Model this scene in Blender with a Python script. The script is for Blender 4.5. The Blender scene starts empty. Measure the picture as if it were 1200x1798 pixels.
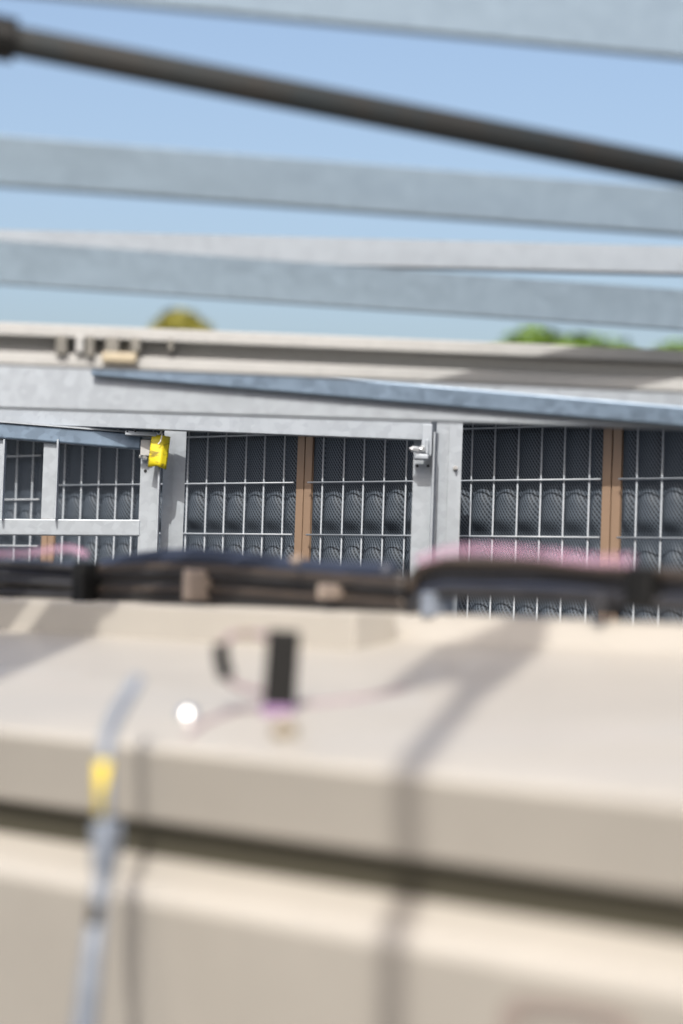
import bpy, bmesh, math, random
from mathutils import Vector, Matrix, noise
random.seed(11)
R = math.radians
sc = bpy.context.scene
C = sc.collection

# ------------------------------------------------------------------ camera
EYE = 1.6
PITCH, ROLL = 2.27, 1.9
cam_d = bpy.data.cameras.new("camera")
cam = bpy.data.objects.new("camera", cam_d)
C.objects.link(cam)
sc.camera = cam
CROT = Matrix.Rotation(R(90 + PITCH), 3, 'X') @ Matrix.Rotation(R(ROLL), 3, 'Z')
cam.location = (0, 0, EYE)
cam.rotation_euler = CROT.to_euler()
cam_d.sensor_fit = 'VERTICAL'
cam_d.sensor_height = 36
cam_d.sensor_width = 24
cam_d.lens = 75
cam_d.clip_end = 3000
cam_d.dof.use_dof = True
cam_d.dof.focus_distance = 4.02
cam_d.dof.aperture_fstop = 2.0
F = 75 / 36 * 1798

# ------------------------------------------------------------------ light
SUN_AZ, SUN_EL = 10.5, 47.0          # the sun stands behind the viewer, a little to the left
w = bpy.data.worlds.new("World")
sc.world = w
w.use_nodes = True
wn = w.node_tree
bg = wn.nodes["Background"]
sky = wn.nodes.new("ShaderNodeTexSky")
sky.sky_type = 'NISHITA'
sky.sun_disc = False
sky.sun_elevation = R(SUN_EL)
sky.sun_rotation = R(180 + SUN_AZ)
sky.air_density = 1.0
sky.dust_density = 5.3
sky.ozone_density = 1.0
bg.inputs[1].default_value = 0.14
wn.links.new(sky.outputs[0], bg.inputs[0])
sun_d = bpy.data.lights.new("sun", 'SUN')
sun_d.energy = 3.0
sun_d.angle = R(0.5)
sun_d.color = (1.0, 0.95, 0.87)
sun = bpy.data.objects.new("sun", sun_d)
C.objects.link(sun)
sdir = Vector((math.sin(R(SUN_AZ)) * math.cos(R(SUN_EL)), math.cos(R(SUN_AZ)) * math.cos(R(SUN_EL)), -math.sin(R(SUN_EL))))
sun.rotation_euler = sdir.to_track_quat('-Z', 'Y').to_euler()
sun.location = (-2, -6, 8)
sc.view_settings.view_transform = 'Standard'
sc.view_settings.look = 'None'
sc.view_settings.exposure = 0.62
sc.view_settings.gamma = 1
sc.view_settings.use_curve_mapping = False
sc.cycles.use_denoising = True
sc.cycles.max_bounces = 8

# ------------------------------------------------------------------ helpers
def P(px, py, Y):
    """photograph pixel + distance ahead -> point of the yard"""
    d = CROT @ Vector(((px - 600) / F, (899 - py) / F, -1))
    return Vector((0, 0, EYE)) + d * (Y / d.y)

TH = R(39.6)
DV = Vector((math.cos(TH), -math.sin(TH), 0))     # along the row of units
EV = Vector((math.sin(TH), math.cos(TH), 0))      # away from the viewer, square to the row
def W(s, q, z):
    return DV * s + EV * q + Vector((0, 0, EYE + z))
def s_at(px, q, EV=EV, DV=DV):
    """place along the row seen in column px for a plane q away"""
    d = CROT @ Vector(((px - 600) / F, (899 - 1040) / F, -1))
    t = q / d.dot(EV)
    return (d * t).dot(DV)

def tag(o, label=None, cat=None, group=None, kind=None):
    if label: o["label"] = label
    if cat: o["category"] = cat
    if group: o["group"] = group
    if kind: o["kind"] = kind
    return o
def empty(name, loc, label, cat, group=None, rotz=0):
    o = bpy.data.objects.new(name, None)
    o.empty_display_size = 0.1
    C.objects.link(o)
    o.location = loc
    o.rotation_euler = (0, 0, rotz)
    return tag(o, label, cat, group)
def link(name, me, parent=None, loc=None):
    """mesh given in world coordinates unless loc is given (then local to the parent)"""
    o = bpy.data.objects.new(name, me)
    C.objects.link(o)
    if parent is not None:
        o.parent = parent
        if loc is None:
            mp = Matrix.Translation(parent_world(parent)) @ Matrix.Rotation(parent_rot(parent), 4, 'Z')
            me.transform(mp.inverted())
    if loc is not None:
        o.location = loc
    return o
def parent_world(p):
    v = Vector(p.location)
    if p.parent:
        v = Matrix.Rotation(parent_rot(p.parent), 3, 'Z') @ v + parent_world(p.parent)
    return v
def parent_rot(p):
    a = p.rotation_euler.z
    return a + (parent_rot(p.parent) if p.parent else 0)
def mesh_of(bm, mat, name="mesh", smooth=False):
    bmesh.ops.recalc_face_normals(bm, faces=bm.faces)
    me = bpy.data.meshes.new(name)
    bm.to_mesh(me)
    bm.free()
    me.materials.append(mat)
    if smooth:
        for p in me.polygons: p.use_smooth = True
    return me
def add_bevel(o, w_=0.002, seg=2):
    m = o.modifiers.new("bevel", 'BEVEL')
    m.width = w_; m.segments = seg; m.limit_method = 'ANGLE'; m.angle_limit = R(40)
    return o
def prism_bm(poly, p0, p1, up=Vector((0, 0, 1)), bm=None):
    """closed outline (a: towards the viewer, b: up) pushed from p0 to p1"""
    bm = bm or bmesh.new()
    d = (p1 - p0).normalized()
    A = d.cross(up).normalized()
    B = A.cross(d).normalized()
    r0 = [bm.verts.new(p0 + A * a + B * b) for a, b in poly]
    r1 = [bm.verts.new(p1 + A * a + B * b) for a, b in poly]
    n = len(poly)
    for i in range(n):
        bm.faces.new((r0[i], r0[(i + 1) % n], r1[(i + 1) % n], r1[i]))
    f0 = bm.faces.new(r0[::-1]); f1 = bm.faces.new(r1)
    bmesh.ops.triangulate(bm, faces=[f0, f1])
    return bm
def rect(a0, a1, b0, b1): return [(a0, b0), (a1, b0), (a1, b1), (a0, b1)]
def chan_back(dep, h, t=0.003, lip=0.0):
    """C channel, web towards the viewer (front at a=0), flanges away"""
    pts = [(0, 0), (0, h), (-dep, h)]
    if lip: pts += [(-dep, h - lip), (-dep + t, h - lip)]
    pts += [(-dep + t if lip else -dep, h - t), (-t, h - t), (-t, t), (-dep + t if lip else -dep, t)]
    if lip: pts += [(-dep + t, lip), (-dep, lip)]
    pts += [(-dep, 0)]
    return pts
def chan_front(dep, h, t=0.003, lip=0.008):
    """C channel open towards the viewer; the lips at a=0"""
    return [(0, 0), (0, lip), (-t, lip), (-t, t), (-dep + t, t), (-dep + t, h - t), (-t, h - t), (-t, h - lip), (0, h - lip), (0, h), (-dep, h), (-dep, 0)]
def box_bm(c, sx, sy, sz, rot=None, bm=None):
    bm = bm or bmesh.new()
    M = Matrix.Translation(c) @ (rot.to_4x4() if rot else Matrix()) @ Matrix.Diagonal((sx, sy, sz, 1))
    bmesh.ops.create_cube(bm, size=1, matrix=M)
    return bm
def tube_bm(pts, rad, n=10, bm=None, caps=True):
    bm = bm or bmesh.new()
    rings = []
    rad = rad if isinstance(rad, (list, tuple)) else [rad] * len(pts)
    prev = None
    for i, p in enumerate(pts):
        t = (pts[min(i + 1, len(pts) - 1)] - pts[max(i - 1, 0)]).normalized()
        ref = prev if prev is not None else (Vector((0, 0, 1)) if abs(t.z) < .9 else Vector((0, 1, 0)))
        a = (ref - t * ref.dot(t)).normalized()
        b = t.cross(a)
        prev = a
        rings.append([bm.verts.new(p + (a * math.cos(k * 2 * math.pi / n) + b * math.sin(k * 2 * math.pi / n)) * rad[i]) for k in range(n)])
    for i in range(len(rings) - 1):
        for k in range(n):
            bm.faces.new((rings[i][k], rings[i][(k + 1) % n], rings[i + 1][(k + 1) % n], rings[i + 1][k]))
    if caps:
        bm.faces.new(rings[0][::-1]); bm.faces.new(rings[-1])
    return bm
def smooth_path(ctrl, n=8):
    """Catmull-Rom through the points"""
    out = []
    for i in range(len(ctrl) - 1):
        p0 = ctrl[max(i - 1, 0)]; p1 = ctrl[i]; p2 = ctrl[i + 1]; p3 = ctrl[min(i + 2, len(ctrl) - 1)]
        for k in range(n):
            t = k / n
            out.append(0.5 * ((2 * p1) + (p2 - p0) * t + (2 * p0 - 5 * p1 + 4 * p2 - p3) * t * t + (3 * p1 - p0 - 3 * p2 + p3) * t ** 3))
    out.append(ctrl[-1])
    return out
def bolt_bm(c, axis, r=0.005, h=0.005, stud=0.006, n=6, bm=None):
    bm = bm or bmesh.new()
    axis = axis.normalized()
    tube_bm([c, c + axis * h], r, n, bm)
    tube_bm([c + axis * h, c + axis * (h + stud)], r * .5, 8, bm)
    return bm

# ------------------------------------------------------------------ materials
def mat(name, col, rough=0.5, metal=0.0, var=0.0, scale=8.0, bump=0.0, bscale=60.0, stretch=(1, 1, 1), col2=None, spec=0.5, coat=0.0):
    m = bpy.data.materials.new(name)
    m.use_nodes = True
    nt = m.node_tree
    b = nt.nodes["Principled BSDF"]
    b.inputs["Base Color"].default_value = (*col, 1)
    b.inputs["Roughness"].default_value = rough
    b.inputs["Metallic"].default_value = metal
    b.inputs["Specular IOR Level"].default_value = spec
    b.inputs["Coat Weight"].default_value = coat
    tc = nt.nodes.new("ShaderNodeTexCoord")
    mp = nt.nodes.new("ShaderNodeMapping")
    mp.inputs["Scale"].default_value = stretch
    nt.links.new(tc.outputs["Object"], mp.inputs["Vector"])
    if var or col2:
        n = nt.nodes.new("ShaderNodeTexNoise")
        n.inputs["Scale"].default_value = scale
        n.inputs["Detail"].default_value = 6
        n.inputs["Roughness"].default_value = .65
        nt.links.new(mp.outputs[0], n.inputs["Vector"])
        r = nt.nodes.new("ShaderNodeValToRGB")
        c2 = col2 or tuple(c * (1 - var) for c in col)
        r.color_ramp.elements[0].color = (*c2, 1)
        r.color_ramp.elements[0].position = .32
        r.color_ramp.elements[1].color = (*col, 1)
        r.color_ramp.elements[1].position = .66
        nt.links.new(n.outputs[0], r.inputs[0])
        nt.links.new(r.outputs[0], b.inputs["Base Color"])
    if bump:
        n2 = nt.nodes.new("ShaderNodeTexNoise")
        n2.inputs["Scale"].default_value = bscale
        n2.inputs["Detail"].default_value = 4
        nt.links.new(mp.outputs[0], n2.inputs["Vector"])
        bp = nt.nodes.new("ShaderNodeBump")
        bp.inputs["Strength"].default_value = bump
        bp.inputs["Distance"].default_value = .002
        nt.links.new(n2.outputs[0], bp.inputs["Height"])
        nt.links.new(bp.outputs[0], b.inputs["Normal"])
    return m
def galv(name, col, metal=0.3, rough=0.5, var=0.18):
    """galvanised steel: zinc spangle, streaks of white bloom"""
    m = mat(name, col, rough, metal)
    nt = m.node_tree
    b = nt.nodes["Principled BSDF"]
    tc = nt.nodes.new("ShaderNodeTexCoord")
    vo = nt.nodes.new("ShaderNodeTexVoronoi")
    vo.inputs["Scale"].default_value = 90
    nt.links.new(tc.outputs["Object"], vo.inputs["Vector"])
    no = nt.nodes.new("ShaderNodeTexNoise")
    no.inputs["Scale"].default_value = 9
    no.inputs["Detail"].default_value = 7
    no.inputs["Roughness"].default_value = .7
    nt.links.new(tc.outputs["Object"], no.inputs["Vector"])
    bw = nt.nodes.new("ShaderNodeSeparateColor")
    nt.links.new(vo.outputs["Color"], bw.inputs[0])
    mx = nt.nodes.new("ShaderNodeMix"); mx.data_type = 'FLOAT'
    mx.inputs[0].default_value = .6
    nt.links.new(bw.outputs[0], mx.inputs[2]); nt.links.new(no.outputs[0], mx.inputs[3])
    r = nt.nodes.new("ShaderNodeValToRGB")
    r.color_ramp.elements[0].position = .2
    r.color_ramp.elements[0].color = (*[c * (1 - var) for c in col], 1)
    r.color_ramp.elements[1].position = .75
    r.color_ramp.elements[1].color = (*[min(1, c * (1 + var * .6)) for c in col], 1)
    nt.links.new(mx.outputs[0], r.inputs[0])
    nt.links.new(r.outputs[0], b.inputs["Base Color"])
    rr = nt.nodes.new("ShaderNodeMapRange")
    rr.inputs[3].default_value = rough - .12; rr.inputs[4].default_value = rough + .15
    nt.links.new(mx.outputs[0], rr.inputs[0]); nt.links.new(rr.outputs[0], b.inputs["Roughness"])
    return m

M_GALV = galv("galvanised_steel", (.315, .35, .39), var=.11)
M_GALVB = galv("galvanised_steel_shade_blue", (.145, .20, .27), metal=.45, rough=.42)  # darker, bluer copy: the flat bar's shade and sky reflection as colour
M_GALVO = galv("galvanised_steel_overhead", (.21, .275, .34), metal=.4, rough=.45, var=.07)
M_GALVS = galv("galvanised_steel_smooth", (.265, .30, .34), var=.06)
M_GALVW = galv("galvanised_steel_warm", (.37, .375, .375), metal=.15, rough=.55, var=.07)
M_WIRE = mat("coated_wire", (.31, .345, .39), .4, 0.1, var=.15, scale=30)
M_ROD = mat("dark_rod", (.026, .033, .037), .7, 0, col2=(.036, .033, .03), scale=14, spec=.2)
M_BEIGE = mat("beige_paint", (.368, .345, .308), .45, 0, var=.09, scale=5, bump=.06, bscale=25, coat=.1)
M_POST = mat("tan_corner_post", (.25, .172, .118), .5, 0, var=.10, scale=12)
M_UNIT = mat("unit_casing", (.50, .45, .38), .5, 0, var=.06, scale=5)
M_DARK = mat("gasket", (.04, .036, .022), .8)
M_RUBBER = mat("black_sleeve", (.03, .03, .034), .55, 0, var=.4, scale=40, bump=.3, bscale=120)
M_NAVY = mat("navy_sleeve", (.022, .03, .055), .5, 0, var=.4, scale=25, bump=.3, bscale=60)
M_GREYC = mat('grey_cable', (.075, .07, .068), .5, 0, var=.3, scale=30)
M_BROWNC = mat('brown_cable', (.05, .038, .03), .5, 0, var=.3, scale=30)
M_CGREY = mat('coupling_grey', (.17, .165, .15), .6, 0, var=.3, scale=30)
M_BLACK = mat("black_plastic", (.007, .007, .007), .5, spec=.25)
M_PINK = mat("pink_film", (.60, .36, .50), .4, 0, var=.2, scale=20)
M_PINK.node_tree.nodes["Principled BSDF"].inputs["Alpha"].default_value = .30   # thin see-through film
M_PURPLE = mat("purple_tape", (.20, .11, .24), .5)
M_MAUVE = mat("mauve_cord", (.22, .155, .18), .6)
M_CREAM = mat("cream_clip_and_glint", (.27, .22, .185), .5)  # clips, and the painted highlight dot on the middle bundle
M_TANB = mat('tan_block', (.38, .33, .24), .6)
M_TAN = mat("tan_knob", (.20, .17, .125), .6)
M_CONDUIT = galv("conduit_grey", (.20, .23, .28), metal=.2, rough=.5)
M_CHROME = mat("polished_nut", (.9, .9, .9), .2, 1.0)
M_BOLT = mat("zinc_bolt", (.62, .63, .64), .3, .8)
M_HOLE = mat("drilled_hole", (.02, .022, .026), .9)
M_WHITE = mat("white_tie", (.8, .79, .74), .5)
M_LABELB = mat("faded_brown_print", (.29, .245, .22), .6)
M_GROUND = mat("concrete", (.15, .147, .14), .9, 0, var=.25, scale=1.2, bump=.4, bscale=30)
M_TRUNK = mat("bark", (.12, .085, .06), .9, 0, var=.4, scale=6, bump=.8, bscale=20)

# yellow tag: printed sheet, smudged grey print
M_YEL = mat("yellow_tag", (.60, .50, .012), .45, 0)
nt = M_YEL.node_tree; b = nt.nodes["Principled BSDF"]
tc = nt.nodes.new("ShaderNodeTexCoord"); mp = nt.nodes.new("ShaderNodeMapping")
mp.inputs["Scale"].default_value = (60, 60, 190); nt.links.new(tc.outputs["Object"], mp.inputs[0])
n = nt.nodes.new("ShaderNodeTexNoise"); n.inputs["Scale"].default_value = 1.1; n.inputs["Detail"].default_value = 3
nt.links.new(mp.outputs[0], n.inputs["Vector"])
r = nt.nodes.new("ShaderNodeValToRGB")
r.color_ramp.elements[0].position = .52; r.color_ramp.elements[0].color = (.60, .50, .012, 1)
r.color_ramp.elements[1].position = .66; r.color_ramp.elements[1].color = (.22, .17, .02, 1)
nt.links.new(n.outputs[0], r.inputs[0]); nt.links.new(r.outputs[0], b.inputs["Base Color"])
M_YELB = mat("yellow_band", (.62, .47, .01), .5)

# screen: fine diamond mesh on the coil
M_SCREEN = bpy.data.materials.new("coil_screen"); M_SCREEN.use_nodes = True
nt = M_SCREEN.node_tree; b = nt.nodes["Principled BSDF"]
b.inputs["Roughness"].default_value = .6
b.inputs["Specular IOR Level"].default_value = .2
tc = nt.nodes.new("ShaderNodeTexCoord")
def wave(ang):
    mp = nt.nodes.new("ShaderNodeMapping")
    mp.inputs["Rotation"].default_value = (0, R(ang), 0)
    nt.links.new(tc.outputs["Object"], mp.inputs[0])
    wv = nt.nodes.new("ShaderNodeTexWave")
    wv.wave_type = 'BANDS'; wv.bands_direction = 'X'
    wv.inputs["Scale"].default_value = 1 / 0.0050 / 3.1831   # one band each 5.6 mm
    nt.links.new(mp.outputs[0], wv.inputs[0])
    return wv
w1, w2 = wave(32), wave(-32)
mxm = nt.nodes.new("ShaderNodeMath"); mxm.operation = 'MAXIMUM'
nt.links.new(w1.outputs["Fac"], mxm.inputs[0])
ml = nt.nodes.new("ShaderNodeMath"); ml.operation = 'MULTIPLY'; ml.inputs[1].default_value = .7
nt.links.new(w2.outputs["Fac"], ml.inputs[0]); nt.links.new(ml.outputs[0], mxm.inputs[1])
r = nt.nodes.new("ShaderNodeValToRGB")
r.color_ramp.elements[0].position = .35; r.color_ramp.elements[0].color = (.010, .015, .022, 1)
r.color_ramp.elements[1].position = .9; r.color_ramp.elements[1].color = (.080, .099, .125, 1)
nt.links.new(mxm.outputs[0], r.inputs[0]); nt.links.new(r.outputs[0], b.inputs["Base Color"])

def leaf_mat(name, ca, cb):
    m = mat(name, ca, .6, 0, col2=cb, scale=1.3, spec=.3)
    b = m.node_tree.nodes["Principled BSDF"]
    b.inputs["Subsurface Weight"].default_value = 0
    return m
M_LEAFG = leaf_mat("leaf_green", (.13, .21, .025), (.06, .12, .015))
M_LEAFO = leaf_mat("leaf_olive", (.22, .20, .03), (.12, .12, .02))

# ------------------------------------------------------------------ ground
bm = bmesh.new()
bmesh.ops.create_grid(bm, x_segments=2, y_segments=2, size=900, matrix=Matrix.Translation((0, 600, 0)))
g = link("ground", mesh_of(bm, M_GROUND))
tag(g, kind="structure")

# ------------------------------------------------------------------ row of condenser units
UQ = 4.05 * math.cos(TH)                     # distance of the guard plane, square to it
U0 = -UQ * math.tan(TH)                      # s of the middle of the picture
UW = 0.6966
CW, CH = 0.050, 0.100
Z_TOP, Z_BOT = 0.365, -1.3                   # relative to the eye
def quilt_mesh(row0):
    """screen pressed forward between the guard wires, cell by cell (local: x along, y away, z up from the eye level)"""
    nx, nz = 10, 16
    cells_x = 14
    zs0 = row0 - 16 * CH
    rows = 18
    verts, faces = [], []
    W_, H_ = cells_x * nx + 1, rows * nz + 1
    rnd = random.Random(5)
    amp = {}
    for j in range(H_):
        for i in range(W_):
            a = i / nx; bb = j / nz
            ca, cb = int(min(a, cells_x - 1e-6)), int(min(bb, rows - 1e-6))
            fa, fb = a - ca, bb - cb
            k = (ca, cb)
            edge = max(0, min(1, (UW / 2 - .019 - abs((a - 7) * CW)) / .014))
            if k not in amp: amp[k] = (rnd.uniform(.78, 1.15), rnd.uniform(-.07, .07), rnd.uniform(-.05, .04))
            am, sh, tp = amp[k]
            # rounded column; from the second row down it ends in a round top
            top = .93 + tp
            xa = min(1, abs((fa - .5 - sh * fb) * 2))
            edge *= max(0, 1 - xa * xa) ** .6
            lim = top - .30 * xa ** 2.2
            up = min(1, max(0, (lim - fb) / .26)); up = up * up * (3 - 2 * up)
            dn = min(1, fb / .34); dn = dn * dn * (3 - 2 * dn)
            if cb >= 17 or (cb == 16):
                up = 1; dn = 1 if cb >= 17 else min(1, .5 + fb)
                am *= .55
            hgt = .020 * am * edge * up * dn * (.6 + .4 * (1 - fb))
            verts.append(((a - 7) * CW, -hgt, zs0 + bb * CH))
    for j in range(H_ - 1):
        for i in range(W_ - 1):
            faces.append((j * W_ + i, j * W_ + i + 1, (j + 1) * W_ + i + 1, (j + 1) * W_ + i))
    # clip above the cap
    me = bpy.data.meshes.new("coil_screen")
    me.from_pydata(verts, [], faces)
    bm = bmesh.new(); bm.from_mesh(me)
    bmesh.ops.bisect_plane(bm, geom=bm.verts[:] + bm.edges[:] + bm.faces[:], plane_co=(0, 0, .35), plane_no=(0, 0, 1), clear_outer=True)
    bmesh.ops.bisect_plane(bm, geom=bm.verts[:] + bm.edges[:] + bm.faces[:], plane_co=(0, 0, Z_BOT + .02), plane_no=(0, 0, -1), clear_outer=True)
    hw = UW / 2 - .014
    for sx in (-1, 1):
        bmesh.ops.bisect_plane(bm, geom=bm.verts[:] + bm.edges[:] + bm.faces[:], plane_co=(sx * hw, 0, 0), plane_no=(sx, 0, 0), clear_outer=True)
    bm.to_mesh(me); bm.free()
    me.materials.append(M_SCREEN)
    for p in me.polygons: p.use_smooth = True
    return me
SCREEN = {0: quilt_mesh(.216), 1: quilt_mesh(.186)}
def local_box(x0, x1, y0, y1, z0, z1, m, name="part"):
    return mesh_of(box_bm(Vector(((x0 + x1) / 2, (y0 + y1) / 2, (z0 + z1) / 2)), x1 - x0, y1 - y0, z1 - z0), m, name)
ME_VW = mesh_of(tube_bm([Vector((0, -.0165, Z_BOT + .03)), Vector((0, -.0165, .345))], .0017, 6), M_WIRE, "wire_upright", True)
hw = UW / 2
ME_HW = mesh_of(tube_bm([Vector((-hw + .018, -.0207, 0)), Vector((hw - .018, -.0207, 0))], .0017, 6), M_WIRE, "wire_level", True)
ME_CP = [local_box(-hw + .0015, -hw + .0185, -.002, .02, Z_BOT, .35, M_POST, "corner_post"), local_box(hw - .0185, hw - .0015, -.002, .02, Z_BOT, .35, M_POST, "corner_post")]
ME_CAP = local_box(-hw + .001, hw - .001, -.122, .40, .352, Z_TOP, M_UNIT, "top_cap")
ME_BODY = local_box(-hw + .004, hw - .004, .05, .39, Z_BOT, .35, M_UNIT, "body")
ME_BASE = local_box(-hw + .02, hw - .02, -.02, .40, -EYE, Z_BOT, M_GROUND, "plinth")
unit_labels = [
    ("dark screened condenser unit at far left, its guard wires set lower than its neighbour's", 1, -2),
    ("dark screened condenser unit behind the yellow tag, left of the nearer tan seam", 0, -1),
    ("dark screened condenser unit between the two tan seams, behind the middle post", 0, 0),
    ("dark screened condenser unit at the right edge, beyond the right tan seam", 0, 1),
]
sc0 = U0 - .0948 + UW / 2
for lab, odd, k in unit_labels:
    base = W(sc0 + k * UW, UQ, -EYE)
    u = empty("condenser_unit", base, lab, "condenser", "condenser units in a row", -TH)
    if k < 0:                                    # the left-hand pair is a little wider
        u.scale.x = 1.03
        u.location = W(sc0 + k * UW - (.5 if k == -1 else 1.5) * .03 * UW, UQ, -EYE)
    up = (0, 0, EYE)
    link("body", ME_BODY, u, up)
    link("plinth", ME_BASE, u, up)
    link("top_cap", ME_CAP, u, up)
    for me in ME_CP: link("corner_post", me, u, up)
    link("coil_screen", SCREEN[odd], u, (0, .004, EYE))
    gd = link("wire_guard", local_box(-hw + .021, hw - .021, -.019, -.013, .338, .3495, M_WIRE, "wire_guard"), u, up)
    for i in range(13):
        wv_ = link("wire", ME_VW, gd, ((i - 6) * CW + .0115 + random.uniform(-.0012, .0012), 0, 0))
        wv_.rotation_euler.y = R(random.uniform(-.12, .12))
    for j in range(-14, 2):
        link("wire", ME_HW, gd, (.008, random.uniform(-.0005, .0005), (.186 if odd else .216) + j * CH - (.006 if j == 1 else 0)))

# ------------------------------------------------------------------ posts and frames of galvanised steel
def pbox(px0, px1, py0, py1, Y, dep, tilt=True, to_ground=False):
    """box whose front fills the pixels at Y; upright"""
    a = P((px0 + px1) / 2, py0, Y); b_ = P((px0 + px1) / 2, py1, Y)
    wd = (px1 - px0) / F * Y
    z0 = 0 if to_ground else b_.z
    m = (a + b_) / 2
    x = m.x
    return box_bm(Vector((x, Y + dep / 2, (a.z + z0) / 2)), wd, dep, a.z - z0)

def part(name, bm, m, parent, bev=0.0015, smooth=False):
    o = link(name, mesh_of(bm, m, name, smooth), parent)
    if bev: add_bevel(o, bev)
    return o
XV = Vector((1, 0, 0)); YV = Vector((0, 1, 0)); ZV = Vector((0, 0, 1))

# middle post (between the second and third bays)
Y2 = 3.70
b0 = P(788, 900, Y2)
p2 = empty("steel_post", (b0.x, Y2, 0), "pale galvanised post in the middle with a small bolt on its right strip", "post", "galvanised posts")
part("shaft", pbox(765, 797, 722, 900, Y2, .04, to_ground=True), M_GALV, p2)
part("edge_strip", pbox(788, 811, 722, 900, Y2 - .004, .003, to_ground=True), M_GALV, p2, 0)
part("bolt", bolt_bm(P(800, 822, Y2 - .004), -YV, .0045, .004, .007), M_BOLT, p2, 0)
# left post
Y1 = 3.92
b0 = P(306, 900, Y1)
p1 = empty("steel_post", (b0.x, Y1, 0), "pale galvanised post just right of the yellow tag", "post", "galvanised posts")
part("shaft", pbox(287, 312, 722, 900, Y1, .04, to_ground=True), M_GALV, p1)
part("edge_strip", pbox(305, 326, 722, 900, Y1 - .004, .003, to_ground=True), M_GALV, p1, 0)

# bay frame in the middle: stile with bracket, top rail above the grid
b0 = P(742, 900, Y2 - .03)
f2 = empty("support_rack", (b0.x, Y2 - .03, 0), "galvanised frame with drilled stile and bolted bracket left of the middle post", "frame", "galvanised bay frames")
def angle_stile(px0, px1, pyt, Y, parent):
    a = P((px0 + px1) / 2, pyt, Y)
    wd = (px1 - px0) / F * Y
    x0, x1 = P((px0 + px1) / 2, 880, Y).x - wd / 2, P((px0 + px1) / 2, 880, Y).x + wd / 2
    bm = box_bm(Vector(((x0 + x1) / 2, Y + .0015, a.z / 2)), x1 - x0, .003, a.z)
    box_bm(Vector((x1 - .0015, Y - .0125, a.z / 2)), .003, .025, a.z, bm=bm)
    return part("stile", bm, M_GALV, parent, 0)
angle_stile(724, 760, 760, Y2 - .03, f2)
YM0, YM1 = 3.93, 3.64
part("top_rail", prism_bm(chan_back(.03, .052), P(-220, 734, 4.0), P(756, 773, YM1)), M_GALV, f2, .001)
part("end_flange", pbox(741, 759, 745, 800, YM1 - .004, .004), M_GALV, f2, .001)
part("bracket", pbox(728, 753, 797, 806, YM1 - .012, .03), M_GALV, f2, .002)
part("bracket_web", pbox(748, 753, 772, 797, YM1 - .012, .03), M_GALV, f2, .001)
part("bolt", bolt_bm(P(745, 789, YM1 - .006), Vector((-1, -.35, 0)), .0065, .007, .012), M_BOLT, f2, 0)
part("bolt", bolt_bm(P(735, 790, YM1 - .012), Vector((-1, -.2, .1)), .005, .012, .004), M_BOLT, f2, 0)
for hx in (733, 752):
    c = P(hx, 818, Y2 - .0305)
    part("hole", tube_bm([c, c + YV * .0004], .0026, 10), M_HOLE, f2, 0)

# left bay frame
Y0 = 3.87
b0 = P(140, 900, Y0)
f1 = empty("support_rack", (b0.x, Y0, 0), "galvanised frame at left with sloping top tube and low cross rail", "frame", "galvanised bay frames")
angle_stile(245, 281, 770, Y0, f1)
part("cross_rail", prism_bm(rect(0, -.03, 0, .0295), P(-330, 937, Y0 - .002), P(246, 941, Y0 - .002)), M_GALV, f1, .002)
for a_, b2 in ((75, 103), (-22, 9)):
    za, zb = P((a_ + b2) / 2, 772, Y0), P((a_ + b2) / 2, 911, Y0)
    wd = (b2 - a_) / F * Y0
    bm = box_bm(Vector(((za.x + zb.x) / 2, Y0 + .002, (za.z + zb.z) / 2)), wd, .003, za.z - zb.z)
    box_bm(Vector(((za.x + zb.x) / 2 + wd / 2 - .0015, Y0 - .009, (za.z + zb.z) / 2)), .003, .019, za.z - zb.z, bm=bm)
    part("upright", bm, M_GALV, f1, 0)
part("top_tube", prism_bm(rect(0, -.028, 0, .028), P(-340, 742, Y0 - .01), P(247, 789, Y0 - .01)), M_GALVB, f1, .003)
part("lit_top_edge", prism_bm(rect(.004, -.03, .0285, .0315), P(-340, 742, Y0 - .01), P(220, 787, Y0 - .01)), M_GALV, f1, 0)  # paler strip standing in for the tube's lit top edge
part("end_plate", prism_bm(rect(.022, -.03, 0, .008), P(222, 765, Y0 - .012), P(277, 768, Y0 - .012)), M_GALV, f1, .001)
for bx in (224, 238): 
    c = P(bx, 757.5, Y0 - .0345)
    part("hole", tube_bm([c, c - YV * .0004], .0017, 8), M_HOLE, f1, 0)
part("end_block", pbox(247, 264, 772, 800, Y0 - .02, .018), M_GALVW, f1, .001)
part("bolt", bolt_bm(P(258, 802, Y0 - .012), Vector((-1, -.3, 0)), .0065, .008, .006), M_BOLT, f1, 0)
c = P(255.5, 827, Y0 - .0005)
part("hole", tube_bm([c, c - YV * .0004], .0030, 10), M_HOLE, f1, 0)

# yellow tag, bent sheet hanging from a white tie
YT = Y0 - .04
c = P(279, 792, YT)
tg = empty("yellow_tag", c, "bright yellow folded tag tied to the frame beside the left post", "tag")
bm = bmesh.new()
wd, hg = .0335, .058
cols = []
for j in range(7):
    row = []
    for i in range(13):
        a = i / 12 - .5; h_ = j / 6 - .5
        y = .006 * abs(a - .16) / .5 + .0018 * math.sin(h_ * 5 + a * 3)
        if a > .16: y = (a - .16) * .035 + .0018 * math.sin(h_ * 5 + a * 3)
        row.append(bm.verts.new(Vector((a * wd + h_ * .0055, y, h_ * hg - a * .0035 + (.0015 * math.cos(a * 6) if j == 0 else 0)))))
    cols.append(row)
for j in range(6):
    for i in range(12): bm.faces.new((cols[j][i], cols[j][i + 1], cols[j + 1][i + 1], cols[j + 1][i]))
o = link("sheet", mesh_of(bm, M_YEL, "sheet", True), tg, (0, 0, 0))
sm = o.modifiers.new("sol", 'SOLIDIFY'); sm.thickness = .0012
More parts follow.
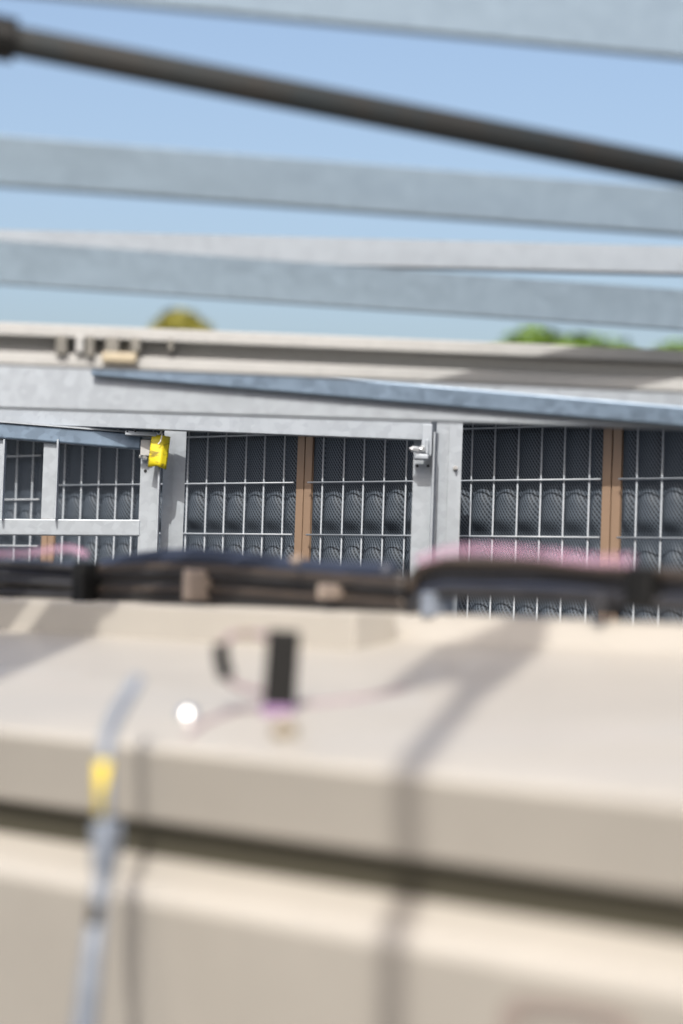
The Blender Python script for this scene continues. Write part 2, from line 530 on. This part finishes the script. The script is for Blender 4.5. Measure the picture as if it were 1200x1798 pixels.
part("tie", tube_bm(smooth_path([c + Vector((-.001, .02, .032)), c + Vector((.004, .0, .036)), c + Vector((.005, -.004, .028)), c + Vector((.003, -.0045, .018)), c + Vector((-.001, -.0035, .0125))], 5), .0011, 6), M_WHITE, tg, 0)

# ------------------------------------------------------------------ rails above the grid
def beam(name, p0, p1, poly, m, label, cat, group, bev=.002):
    far = 1.35 if name == 'purlin' else 1.18
    p0, p1 = p0 - (p1 - p0) * (0 if name == 'flat_bar' else .15), p0 + (p1 - p0) * far
    o = link(name, mesh_of(prism_bm(poly, p0, p1), m, name))
    # origin to the left end so that the thing has its place
    o.data.transform(Matrix.Translation(-p0)); o.location = p0
    tag(o, label, cat, group)
    if bev: add_bevel(o, bev)
    return o
GR = "galvanised rails above the condensers"
# plain grey rail right above the grid
beam("steel_rail", P(-300, 706, 3.32), P(1500, 762, 3.06), chan_back(.035, .068, .003), M_GALV, "broad pale grey rail directly above the wire grids", "rail", GR)
# flat bar slanting across, its blue shade put into the colour
beam("flat_bar", P(160, 659, 3.236), P(1500, 774, 3.052), rect(0, -.006, 0, .028), M_GALVB, "blue grey shaded flat bar slanting down to the right across the pale rail", "flat bar", None)
# warm grey channel with a deep groove
beam("steel_channel", P(-300, 626, 2.86), P(1500, 700, 2.86), chan_front(.026, .056, .003, .017), M_GALVW, "warm grey open channel rail with a dark groove, below the tree tops", "rail", GR)
# coupling bolted in the groove
c = P(190, 608, 2.86)
cp = empty("rail_coupling", c, "dim ribbed coupling with a tan block set in the grooved rail at left", "coupling")
for i, (px, wdt, hgt, mm) in enumerate(((108, 20, 34, M_ROD), (140, 14, 30, M_GALVW), (158, 16, 36, M_ROD), (197, 24, 34, M_ROD), (238, 18, 26, M_ROD), (300, 10, 22, M_ROD))):
    part("rib", pbox(px - wdt / 2, px + wdt / 2, 590 + px * .035 - 6, 590 + px * .035 - 6 + hgt, 2.85, .03), M_CGREY if mm is M_ROD else mm, cp, .002)
part("coupling_plate", pbox(95, 312, 600, 626, 2.882, .004), M_GALVW, cp, .001)
part("tan_block", pbox(178, 240, 618, 636, 2.84, .03), M_TANB, cp, .003)

# overhead purlins
GO = "overhead purlins"
def over(yc, slope, Yc, h, dep, m, label, lit_top_edge=True):
    y0, y1 = yc - 1000 * slope, yc + 1000 * slope
    p0, p1 = P(-400, y0, Yc * .94), P(1600, y1, Yc * 1.068)
    beam("purlin", p0, p1, chan_back(dep, h, .004, .01), m, label, "purlin", GO, .002)
over(40, .098, 2.2, .069, .02, M_GALVO, "blurred grey overhead purlin cut by the top edge of the photo")
over(368, .073, 2.45, .056, .02, M_GALVO, "blurred blue grey purlin just under the dark slanting rod")
over(537, .068, 2.7, .052, .02, M_GALVO, "lowest blurred blue grey purlin, just above the tree tops")
p0, p1 = P(-400, 441, 2.8), P(1600, 489, 2.86)
beam("purlin", p0, p1, chan_back(.03, .036, .004, .01), M_GALVS, "pale whitish strip purlin peeping over the lowest blue grey purlin", "purlin", GO, .002)

# dark slanting rod with its clamp at the left
ra, rb = P(-260, 16, 2.12), P(1296, 321, 2.3)
ra = ra - (rb - ra) * .35
rd = empty("brace_rod", ra, "dark slanting brace rod crossing the sky, blurred", "brace rod")
part("rod", tube_bm([ra, rb], .0162, 16), M_ROD, rd, 0, True)
part("clamp", tube_bm([P(-40, 59, 2.145), P(28, 72, 2.153)], .023, 16), M_BLACK, rd, .002)

# standing posts beside the viewer whose shade falls on the cabinet
def stand_post(x, y, wx, wy, h, label):
    o = link("steel_post", mesh_of(box_bm(Vector((0, 0, h / 2)), wx, wy, h), M_GALV, "steel_post"))
    o.location = (x, y, 0)
    tag(o, label, "post", "posts outside the picture")
    add_bevel(o, .002)
    return o

# ------------------------------------------------------------------ beige cabinet in front
TH2 = R(43)
DV2 = Vector((math.cos(TH2), -math.sin(TH2), 0)); EV2 = Vector((math.sin(TH2), math.cos(TH2), 0))
def W2(s, q, z):
    return DV2 * s + EV2 * q + Vector((0, 0, EYE + z))
CQ = math.cos(TH2)
K = 1.09
S0 = -3.2; S1 = 0.75
def qz(Zc, y):  # middle column: distance and pixel row -> (q, z)
    Zc *= K
    return Zc * CQ, P(600, y, Zc).z - EYE
cab = empty("beige_cabinet", W2(-1.3, 1.4, -EYE), "large beige sheet metal cabinet with sloping lid and dark joint, in front", "cabinet")
def sheet(name, prof, s0, s1, m, parent, thick=.003, bev=0):
    """folded sheet: profile points (q,z) pushed along the row, seen from the front; solid thickness inwards"""
    bm = bmesh.new()
    r0 = [bm.verts.new(W2(s0, q, z)) for q, z in prof]
    r1 = [bm.verts.new(W2(s1, q, z)) for q, z in prof]
    for i in range(len(prof) - 1):
        bm.faces.new((r0[i], r1[i], r1[i + 1], r0[i + 1]))
    me = bpy.data.meshes.new(name); bm.normal_update(); bm.to_mesh(me); bm.free()
    me.materials.append(m)
    for p in me.polygons: p.use_smooth = True
    o = link(name, me, parent)
    so = o.modifiers.new("sol", 'SOLIDIFY'); so.thickness = thick; so.offset = -1
    wn_ = o.modifiers.new('wn', 'WEIGHTED_NORMAL'); wn_.weight = 100; wn_.mode = 'FACE_AREA'
    return o
def arc(c0, c1, c2, n=8):
    return [((1 - t) ** 2 * c0[0] + 2 * t * (1 - t) * c1[0] + t * t * c2[0], (1 - t) ** 2 * c0[1] + 2 * t * (1 - t) * c1[1] + t * t * c2[1]) for t in [k / n for k in range(n + 1)]]
def lid_profile(dy=0):
    A0 = qz(2.40, 1074); A1 = qz(2.31, 1076); A2 = qz(2.295, 1122)
    B2 = qz(1.60, 1344); B3 = (qz(1.60, 1482)[0] + .018, qz(1.60, 1482)[1])
    pr = [A0] + arc((A1[0] + .012, A1[1]), A1, (A1[0] - .001, A1[1] - .008), 5)
    pr += arc((A2[0], A2[1] + .008), A2, (A2[0] - .02, A2[1] - .0026), 5)
    d = ((B2[0] - A2[0]), (B2[1] - A2[1]))
    def along(t, sag): return (A2[0] + d[0] * t, A2[1] + d[1] * t + sag)
    pr += [along(t, .0 + .007 * math.sin(math.pi * t) * t) for t in (.15, .3, .45, .6, .75, .87)]
    pr += arc(along(.975, -.0006), B2, (B2[0] + .0003, B2[1] - .006), 6)
    pr += [B3, (B3[0] + .004, B3[1] - .004), (B3[0] + .05, B3[1] - .004)]
    return pr
LP = lid_profile()
s_seam = s_at(722, LP[4][0], EV2, DV2)
sheet("lid_panel", LP, S0, S1, M_BEIGE, cab)
fa, fb = qz(2.288, 1079), qz(2.20, 1146)
part("upstand_strip", prism_bm(rect(0, -.07, fb[1] - .004, fa[1] + .003), W2(S0, fb[0] - .004, 0), W2(s_seam, fb[0] - .004, 0)), M_BEIGE, cab, .003)
# joint
jq0, jz0 = qz(1.64, 1476); jz1 = qz(1.64, 1564)[1]
part("joint_gasket", prism_bm(rect(0, -.03, jz1 - .01, jz0 + .02), W2(S0, jq0, 0), W2(S1, jq0, 0)), M_DARK, cab, 0)
L0 = qz(1.64, 1560); L1 = qz(1.572, 1626)
lower = [(L0[0] + .02, L0[1] + .002), L0] + arc((L1[0] + .012, L1[1] + .005), L1, (L1[0] + .0005, L1[1] - .012), 8) + [(L1[0] + .16, L1[1] - .75), (L1[0] + .16, -EYE + .02)]
sheet("front_panel", lower, S0, S1, M_BEIGE, cab)
part("back_panel", prism_bm(rect(0, -.01, -EYE, LP[0][1] - .004), W2(S0, LP[0][0] - .012, EYE - EYE), W2(S1, LP[0][0] - .012, 0)), M_BEIGE, cab, 0)
for se in (S0, S1):
    bm = bmesh.new()
    vs = [bm.verts.new(W2(se, q, z)) for q, z in ((L1[0] + .18, -EYE + .02), (L1[0] + .18, L1[1] - .75), (L1[0] + .01, L1[1] - .015), (LP[-3][0] + .008, LP[-3][1]), (LP[-4][0] + .008, LP[-4][1] - .006), (LP[9][0], LP[9][1] - .006), (LP[0][0] - .015, LP[0][1] - .006), (LP[0][0] - .015, -EYE + .02))]
    bm.faces.new(vs)
    o = part("side_panel", bm, M_BEIGE, cab, 0)
# faded print on the lower panel: a rounded frame
fq = L1[0] - .0005
def on_face(px, py, off=.0):
    d = CROT @ Vector(((px - 600) / F, (899 - py) / F, -1))
    k = .16 / .75                                # the panel leans in towards its foot
    t = (fq - off + k * (L1[1] - .012)) / (d.dot(EV2) + k * d.z)
    return Vector((0, 0, EYE)) + d * t
bm = bmesh.new()
outer = [(882, 1900), (878, 1790), (884, 1762), (912, 1748), (1000, 1756), (1086, 1772), (1112, 1788), (1118, 1820), (1118, 1900)]
inner = [(914, 1900), (911, 1806), (914, 1788), (926, 1778), (1000, 1784), (1070, 1797), (1082, 1806), (1084, 1830), (1084, 1900)]
vo = [bm.verts.new(on_face(x, y, .0045)) for x, y in outer]; vi = [bm.verts.new(on_face(x, y, .0045)) for x, y in inner]
for i in range(len(vo) - 1): bm.faces.new((vo[i], vo[i + 1], vi[i + 1], vi[i]))
o = part("printed_outline", bm, M_LABELB, cab, 0)
o.modifiers.new("sol", 'SOLIDIFY').thickness = .0008

def lid_point(px, py, lift=0.0):
    """point of the lid seen at a pixel"""
    d = CROT @ Vector(((px - 600) / F, (899 - py) / F, -1))
    best = None
    for (q0, z0), (q1, z1) in zip(LP, LP[1:]):
        # intersect the ray with the strip
        e = d.dot(EV2)
        # z = z0 + (q-q0)*k
        if abs(q1 - q0) < 1e-7: continue
        k = (z1 - z0) / (q1 - q0)
        den = d.z - e * k
        if abs(den) < 1e-9: continue
        t = (z0 - q0 * k) / den
        q = t * e
        if min(q0, q1) - 1e-6 <= q <= max(q0, q1) + 1e-6 and t > 0:
            if best is None or t < best: best = t
    v = Vector((0, 0, EYE)) + d * (best or 1.9)
    v.z += lift
    return v

# ------------------------------------------------------------------ things on the lid
# black upright terminal box with cord loop
c0 = lid_point(489, 1256)
bx = empty("terminal_box", c0, "slim black upright box with a cord loop and purple foot, standing on the lid", "box")
Yb = c0.y
tl = (P(497, 1106, Yb) - P(487, 1250, Yb))
up = Vector((tl.x, 0, tl.z)).normalized(); sx_ = Vector((up.z, 0, -up.x))
rot = Matrix((sx_, YV, up)).transposed()
hgt = tl.length
part("case", box_bm(c0 + up * (hgt * .5 + .004), .030, .018, hgt - .002, rot), M_BLACK, bx, .002)
part("purple_foot", box_bm(c0 + up * .004, .031, .022, .011, rot), M_PURPLE, bx, .002)
lp = [P(x, y, Yb) for x, y in ((474, 1118), (435, 1112), (402, 1120), (389, 1145), (392, 1172), (405, 1196), (440, 1212), (474, 1216))]
part("cord_loop", tube_bm(smooth_path(lp, 6), .003, 8), M_MAUVE, bx, 0, True)
part("loop_sleeve", tube_bm(smooth_path([P(388, 1130, Yb), P(390, 1160, Yb), P(399, 1190, Yb)], 6), .0075, 10), M_BLACK, bx, 0, True)
part("loop_clip", tube_bm([P(424, 1113, Yb), P(440, 1113, Yb)], .0045, 10), M_TAN, bx, 0, True)
# cord lying on the lid
ctrl = [lid_point(x, y, .003) for x, y in ((330, 1298), (360, 1276), (420, 1254), (486, 1248), (560, 1242), (640, 1232), (715, 1215))]
o = link("mauve_cord", mesh_of(tube_bm(smooth_path(ctrl, 6), .0034, 8), M_MAUVE, "mauve_cord", True))
o.data.transform(Matrix.Translation(-ctrl[0])); o.location = ctrl[0]
tag(o, "thin mauve cord lying across the beige lid past the black box", "cord")
# tan knob
k = lid_point(500, 1298)
bm = tube_bm([k + ZV * h for h in (0, .004, .009, .014, .017)], [.0105, .0115, .0115, .0095, .004], 16)
o = link("cable_gland", mesh_of(bm, M_TAN, "cable_gland", True)); o.data.transform(Matrix.Translation(-k)); o.location = k
tag(o, "small tan cable gland at the foot of the black box", "cable gland")
# polished nut
k = lid_point(330, 1266)
bm = bmesh.new()
bmesh.ops.create_uvsphere(bm, u_segments=20, v_segments=12, radius=.0105, matrix=Matrix.Translation(k + ZV * .004))
tube_bm([k - ZV * .001, k + ZV * .003], .0105, 6, bm)
o = link("cap_nut", mesh_of(bm, M_CHROME, "cap_nut", True)); o.data.transform(Matrix.Translation(-k)); o.location = k
tag(o, "polished cap nut glinting white on the beige lid", "nut")

# conduit hook at the left, in front of the cabinet
YC = 1.635 * K
cx = [(110, 2150), (128, 1950), (150, 1798), (160, 1700), (172, 1600), (180, 1520), (183, 1440), (184, 1380), (186, 1320), (194, 1280), (215, 1238), (243, 1192)]
cy = [YC - .02] * 4 + [YC - .01, YC, YC, YC, YC + .005, YC + .03, YC + .06, YC + .09]
pts = [P(x, y, Yq) for (x, y), Yq in zip(cx, cy)]
cd = empty("hooked_conduit", P(60, 2300, YC), "grey hooked conduit with a yellow band, upright before the cabinet at left", "conduit")
foot = Vector((pts[0].x, pts[0].y, 0))
sp = smooth_path([foot] + pts, 6)
part("tube", tube_bm(sp, [.0062 + .0042 * max(0, min(1, (1.36 - p.z) / .12)) - .0012 * max(0, min(1, (p.z - 1.50) / .04)) for p in sp], 12), M_CONDUIT, cd, 0, True)
part("yellow_band", tube_bm([P(181, 1434, YC), P(182, 1336, YC)], .0064, 14), M_YELB, cd, 0, True)
part("coupling", tube_bm([P(178, 1530, YC), P(182, 1445, YC)], [.0085, .0095], 12), M_CONDUIT, cd, .001, True)
part("second_tube", tube_bm(smooth_path([P(204, 1440, YC + .015), P(200, 1500, YC + .015), P(178, 1590, YC + .01), P(165, 1640, YC)], 5), .005, 10), M_CONDUIT, cd, 0, True)
part("dark_joint", tube_bm([P(168, 1585, YC - .018), P(164, 1622, YC - .018)], .0045, 10), M_BLACK, cd, 0, True)

# ------------------------------------------------------------------ cables along the back edge of the lid
CQB = 2.33 * K * CQ
def cable_pts(ctrl, dq=0.0, dz=0.0):
    out = []
    for x, y in ctrl:
        q = CQB + dq
        d = CROT @ Vector(((x - 600) / F, (899 - y) / F, -1))
        t = q / d.dot(EV2)
        v = Vector((0, 0, EYE)) + d * t
        v.z += dz
        out.append(v)
    return smooth_path(out, 6)
def bundle(label, ctrl, n, r, spread, mats, extras, seed):
    rnd = random.Random(seed)
    base = cable_pts(ctrl)[0]
    root = empty("cable_bundle", base, label, "cables", "dark cable bundles on the cabinet edge")
    for i in range(n):
        f = (i / max(1, n - 1)) - .5
        jit = [(x, y - f * spread + rnd.uniform(-2.5, 2.5)) for x, y in ctrl]
        part("cable", tube_bm(cable_pts(jit, dq=rnd.uniform(-.012, .012)), r * rnd.uniform(.85, 1.1), 10), mats[i % len(mats)], root, 0, True)
    for kind, args in extras:
        if kind == "clamp":
            x, y0, y1, wd, m, q = args
            a, b2 = cable_pts([(x, y0), (x, y1)], dq=q)[0], cable_pts([(x, y0), (x, y1)], dq=q)[-1]
            part("clamp", box_bm((a + b2) / 2, wd, .045, (a - b2).length, Matrix.Rotation(-TH2, 3, 'Z')), m, root, .004)
        elif kind == "sleeve":
            cc, rr, m, q = args
            part("sleeve", tube_bm(cable_pts(cc, dq=q), rr, 14), m, root, 0, True)
        elif kind == "tape":
            cc, rr, m, q = args
            part("tape", tube_bm(cable_pts(cc, dq=q), rr, 8), m, root, 0, True)
    return root
bundle("dark cable bundle at far left with pink tape on top", [(-800, 994), (-260, 1015), (-100, 1018), (0, 1020), (80, 1023), (150, 1028)], 7, .0055, 60, [M_RUBBER, M_RUBBER, M_GREYC],
       [("sleeve", ([(-800, 972), (-260, 994), (-60, 994), (40, 996), (140, 1000)], .0105, M_NAVY, .01)),
        ("tape", ([(-260, 968), (-60, 972), (40, 972), (90, 966), (125, 964), (152, 974)], .0062, M_PINK, -.03)),
        ("clamp", (158, 988, 1060, .024, M_BLACK, -.01))], 1)
bundle("long navy wrapped cable bundle in the middle with a cream clip", [(175, 1026), (260, 1024), (360, 1026), (500, 1035), (600, 1044), (712, 1053)], 9, .0058, 76, [M_RUBBER, M_GREYC, M_RUBBER, M_BROWNC],
       [("sleeve", ([(182, 998), (260, 984), (340, 980), (440, 988), (560, 1002), (690, 1006)], .0125, M_NAVY, .01)),
        ("clamp", (347, 1000, 1056, .011, M_CREAM, -.02)), ("clamp", (582, 1026, 1054, .006, M_CREAM, -.02)),
        ("tape", ([(515, 984), (520, 983), (526, 984)], .0055, M_CREAM, -.03))], 2)  # this cream bit is a painted out-of-focus highlight, no tape
bundle("raised dark cable bundle at right with pink tape along its top", [(722, 1066), (734, 1030), (772, 1014), (850, 1013), (960, 1018), (1060, 1026), (1120, 1032), (1320, 1042), (2300, 1100)], 6, .0075, 54, [M_RUBBER, M_NAVY, M_BROWNC],
       [("tape", ([(735, 984), (790, 968), (870, 966), (960, 974), (1040, 984), (1110, 984)], .0070, M_PINK, -.05)),
        ("clamp", (1140, 996, 1066, .034, M_BLACK, 0)), ("clamp", (770, 1040, 1085, .020, M_CONDUIT, 0)),
        ("clamp", (1070, 1046, 1082, .016, M_RUBBER, -.01))], 3)

# ------------------------------------------------------------------ posts outside the frame (their shade is in the picture)
lip = lid_point(735, 1335)
v = Vector((math.sin(R(SUN_AZ)), math.cos(R(SUN_AZ)), 0))
TP = 1.28
a = lip - v * TP
hz = lambda t: lip.z - EYE + EYE + t * math.tan(R(SUN_EL))
sp_ = stand_post(a.x, a.y, .026, .026, hz(TP + .72), "slim galvanised post left of the viewer")
bm = bmesh.new()
g0, g1, g2 = hz(TP + .25), hz(TP + .45), hz(TP + .72)
fr = [bm.verts.new((a.x + x, a.y - .004, z)) for x, z in ((-.013, g0), (.012, g0), (.024, g1), (.034, g2), (-.095, g2), (-.095, hz(TP + .33)), (-.026, hz(TP + .42)))]
r_ = bmesh.ops.extrude_face_region(bm, geom=[bm.faces.new(fr)])
for v_ in r_["geom"]:
    if isinstance(v_, bmesh.types.BMVert): v_.co.y += .008
part("shadow_plate", bm, M_GALV, sp_, 0)  # unseen added plate, outlined to widen the post's shadow on the lid
for o_ in [sp_] + list(sp_.children):                    # the post leans a little
    zz = 0 if o_ is sp_ else o_.matrix_local.translation.z
    for v_ in o_.data.vertices: v_.co.x += (v_.co.z + zz - hz(TP)) * math.tan(R(1.5))
l2 = lid_point(45, 1175)
a = l2 - v * 1.15
stand_post(a.x - .075, a.y, .15, .05, 3.12, "wide galvanised post farther left of the viewer")

# ------------------------------------------------------------------ trees beyond
def tree(px, pytop, Y, rad, m, label, seed, nleaf=2600, size=.13):
    rnd = random.Random(seed)
    topz = P(px, pytop, Y).z
    base = Vector((P(px, pytop, Y).x, Y, 0))
    root = empty("tree", base, label, "tree", "trees beyond the rails")
    ch = rad * 1.9
    part("trunk", tube_bm([base, base + Vector((.05, 0, topz * .3)), base + Vector((-.06, .05, topz * .55)), base + Vector((.02, 0, topz * .8))], [.16, .13, .09, .03], 10), M_TRUNK, root, 0, True)
    bm = bmesh.new()
    for i in range(6):
        an = i * 1.05 + rnd.random()
        s = base + Vector((0, 0, topz * rnd.uniform(.42, .6)))
        e = s + Vector((math.cos(an) * rad * .7, math.sin(an) * rad * .7, rnd.uniform(.4, 1.1)))
        tube_bm([s, (s + e) / 2 + Vector((0, 0, .1)), e], [.05, .035, .012], 6, bm)
    part("limb", bm, M_TRUNK, root, 0)
    bm = bmesh.new()
    cl = []
    for i in range(16):
        an = rnd.uniform(0, 6.28); el = rnd.uniform(-.5, 1)
        rr = rnd.uniform(.35, .8) * rad
        cl.append((Vector((math.cos(an) * rr * math.cos(el), math.sin(an) * rr * math.cos(el), topz - rad * .85 + math.sin(el) * rad * .5)), rnd.uniform(.28, .45) * rad))
    cl.append((Vector((0, 0, topz - rad * .42)), rad * .42))
    for i in range(nleaf):
        cc, cr = rnd.choice(cl)
        dv = Vector((rnd.gauss(0, 1), rnd.gauss(0, 1), rnd.gauss(0, .8))).normalized() * cr * rnd.uniform(.55, 1) ** .6
        p = cc + dv
        if p.z > topz: continue
        nrm = (dv.normalized() + Vector((rnd.gauss(0, .6), rnd.gauss(0, .6), rnd.gauss(0, .6) + .4))).normalized()
        t = nrm.orthogonal().normalized(); t = Matrix.Rotation(rnd.uniform(0, 6.28), 3, nrm) @ t
        b2 = nrm.cross(t); s = size * rnd.uniform(.6, 1.2)
        q = base + p
        bm.faces.new([bm.verts.new(q - t * s), bm.verts.new(q + b2 * s * .45), bm.verts.new(q + t * s), bm.verts.new(q - b2 * s * .45)])
    o = link("crown", mesh_of(bm, m, "crown"), root)
tree(322, 546, 30, .5, M_LEAFO, "olive tree top peeping over the rail at left", 3, 2600, .12)
tree(938, 566, 30, 1.25, M_LEAFG, "bright green tree top, tallest of the right pair", 4, 3600, .14)
tree(1030, 582, 31, 1.0, M_LEAFG, "bright green tree top, lower shoulder right of the tallest one", 5, 2800, .13)
tree(1195, 590, 33, 1.1, M_LEAFG, "green tree top at the right edge of the photo", 6, 2800, .13)
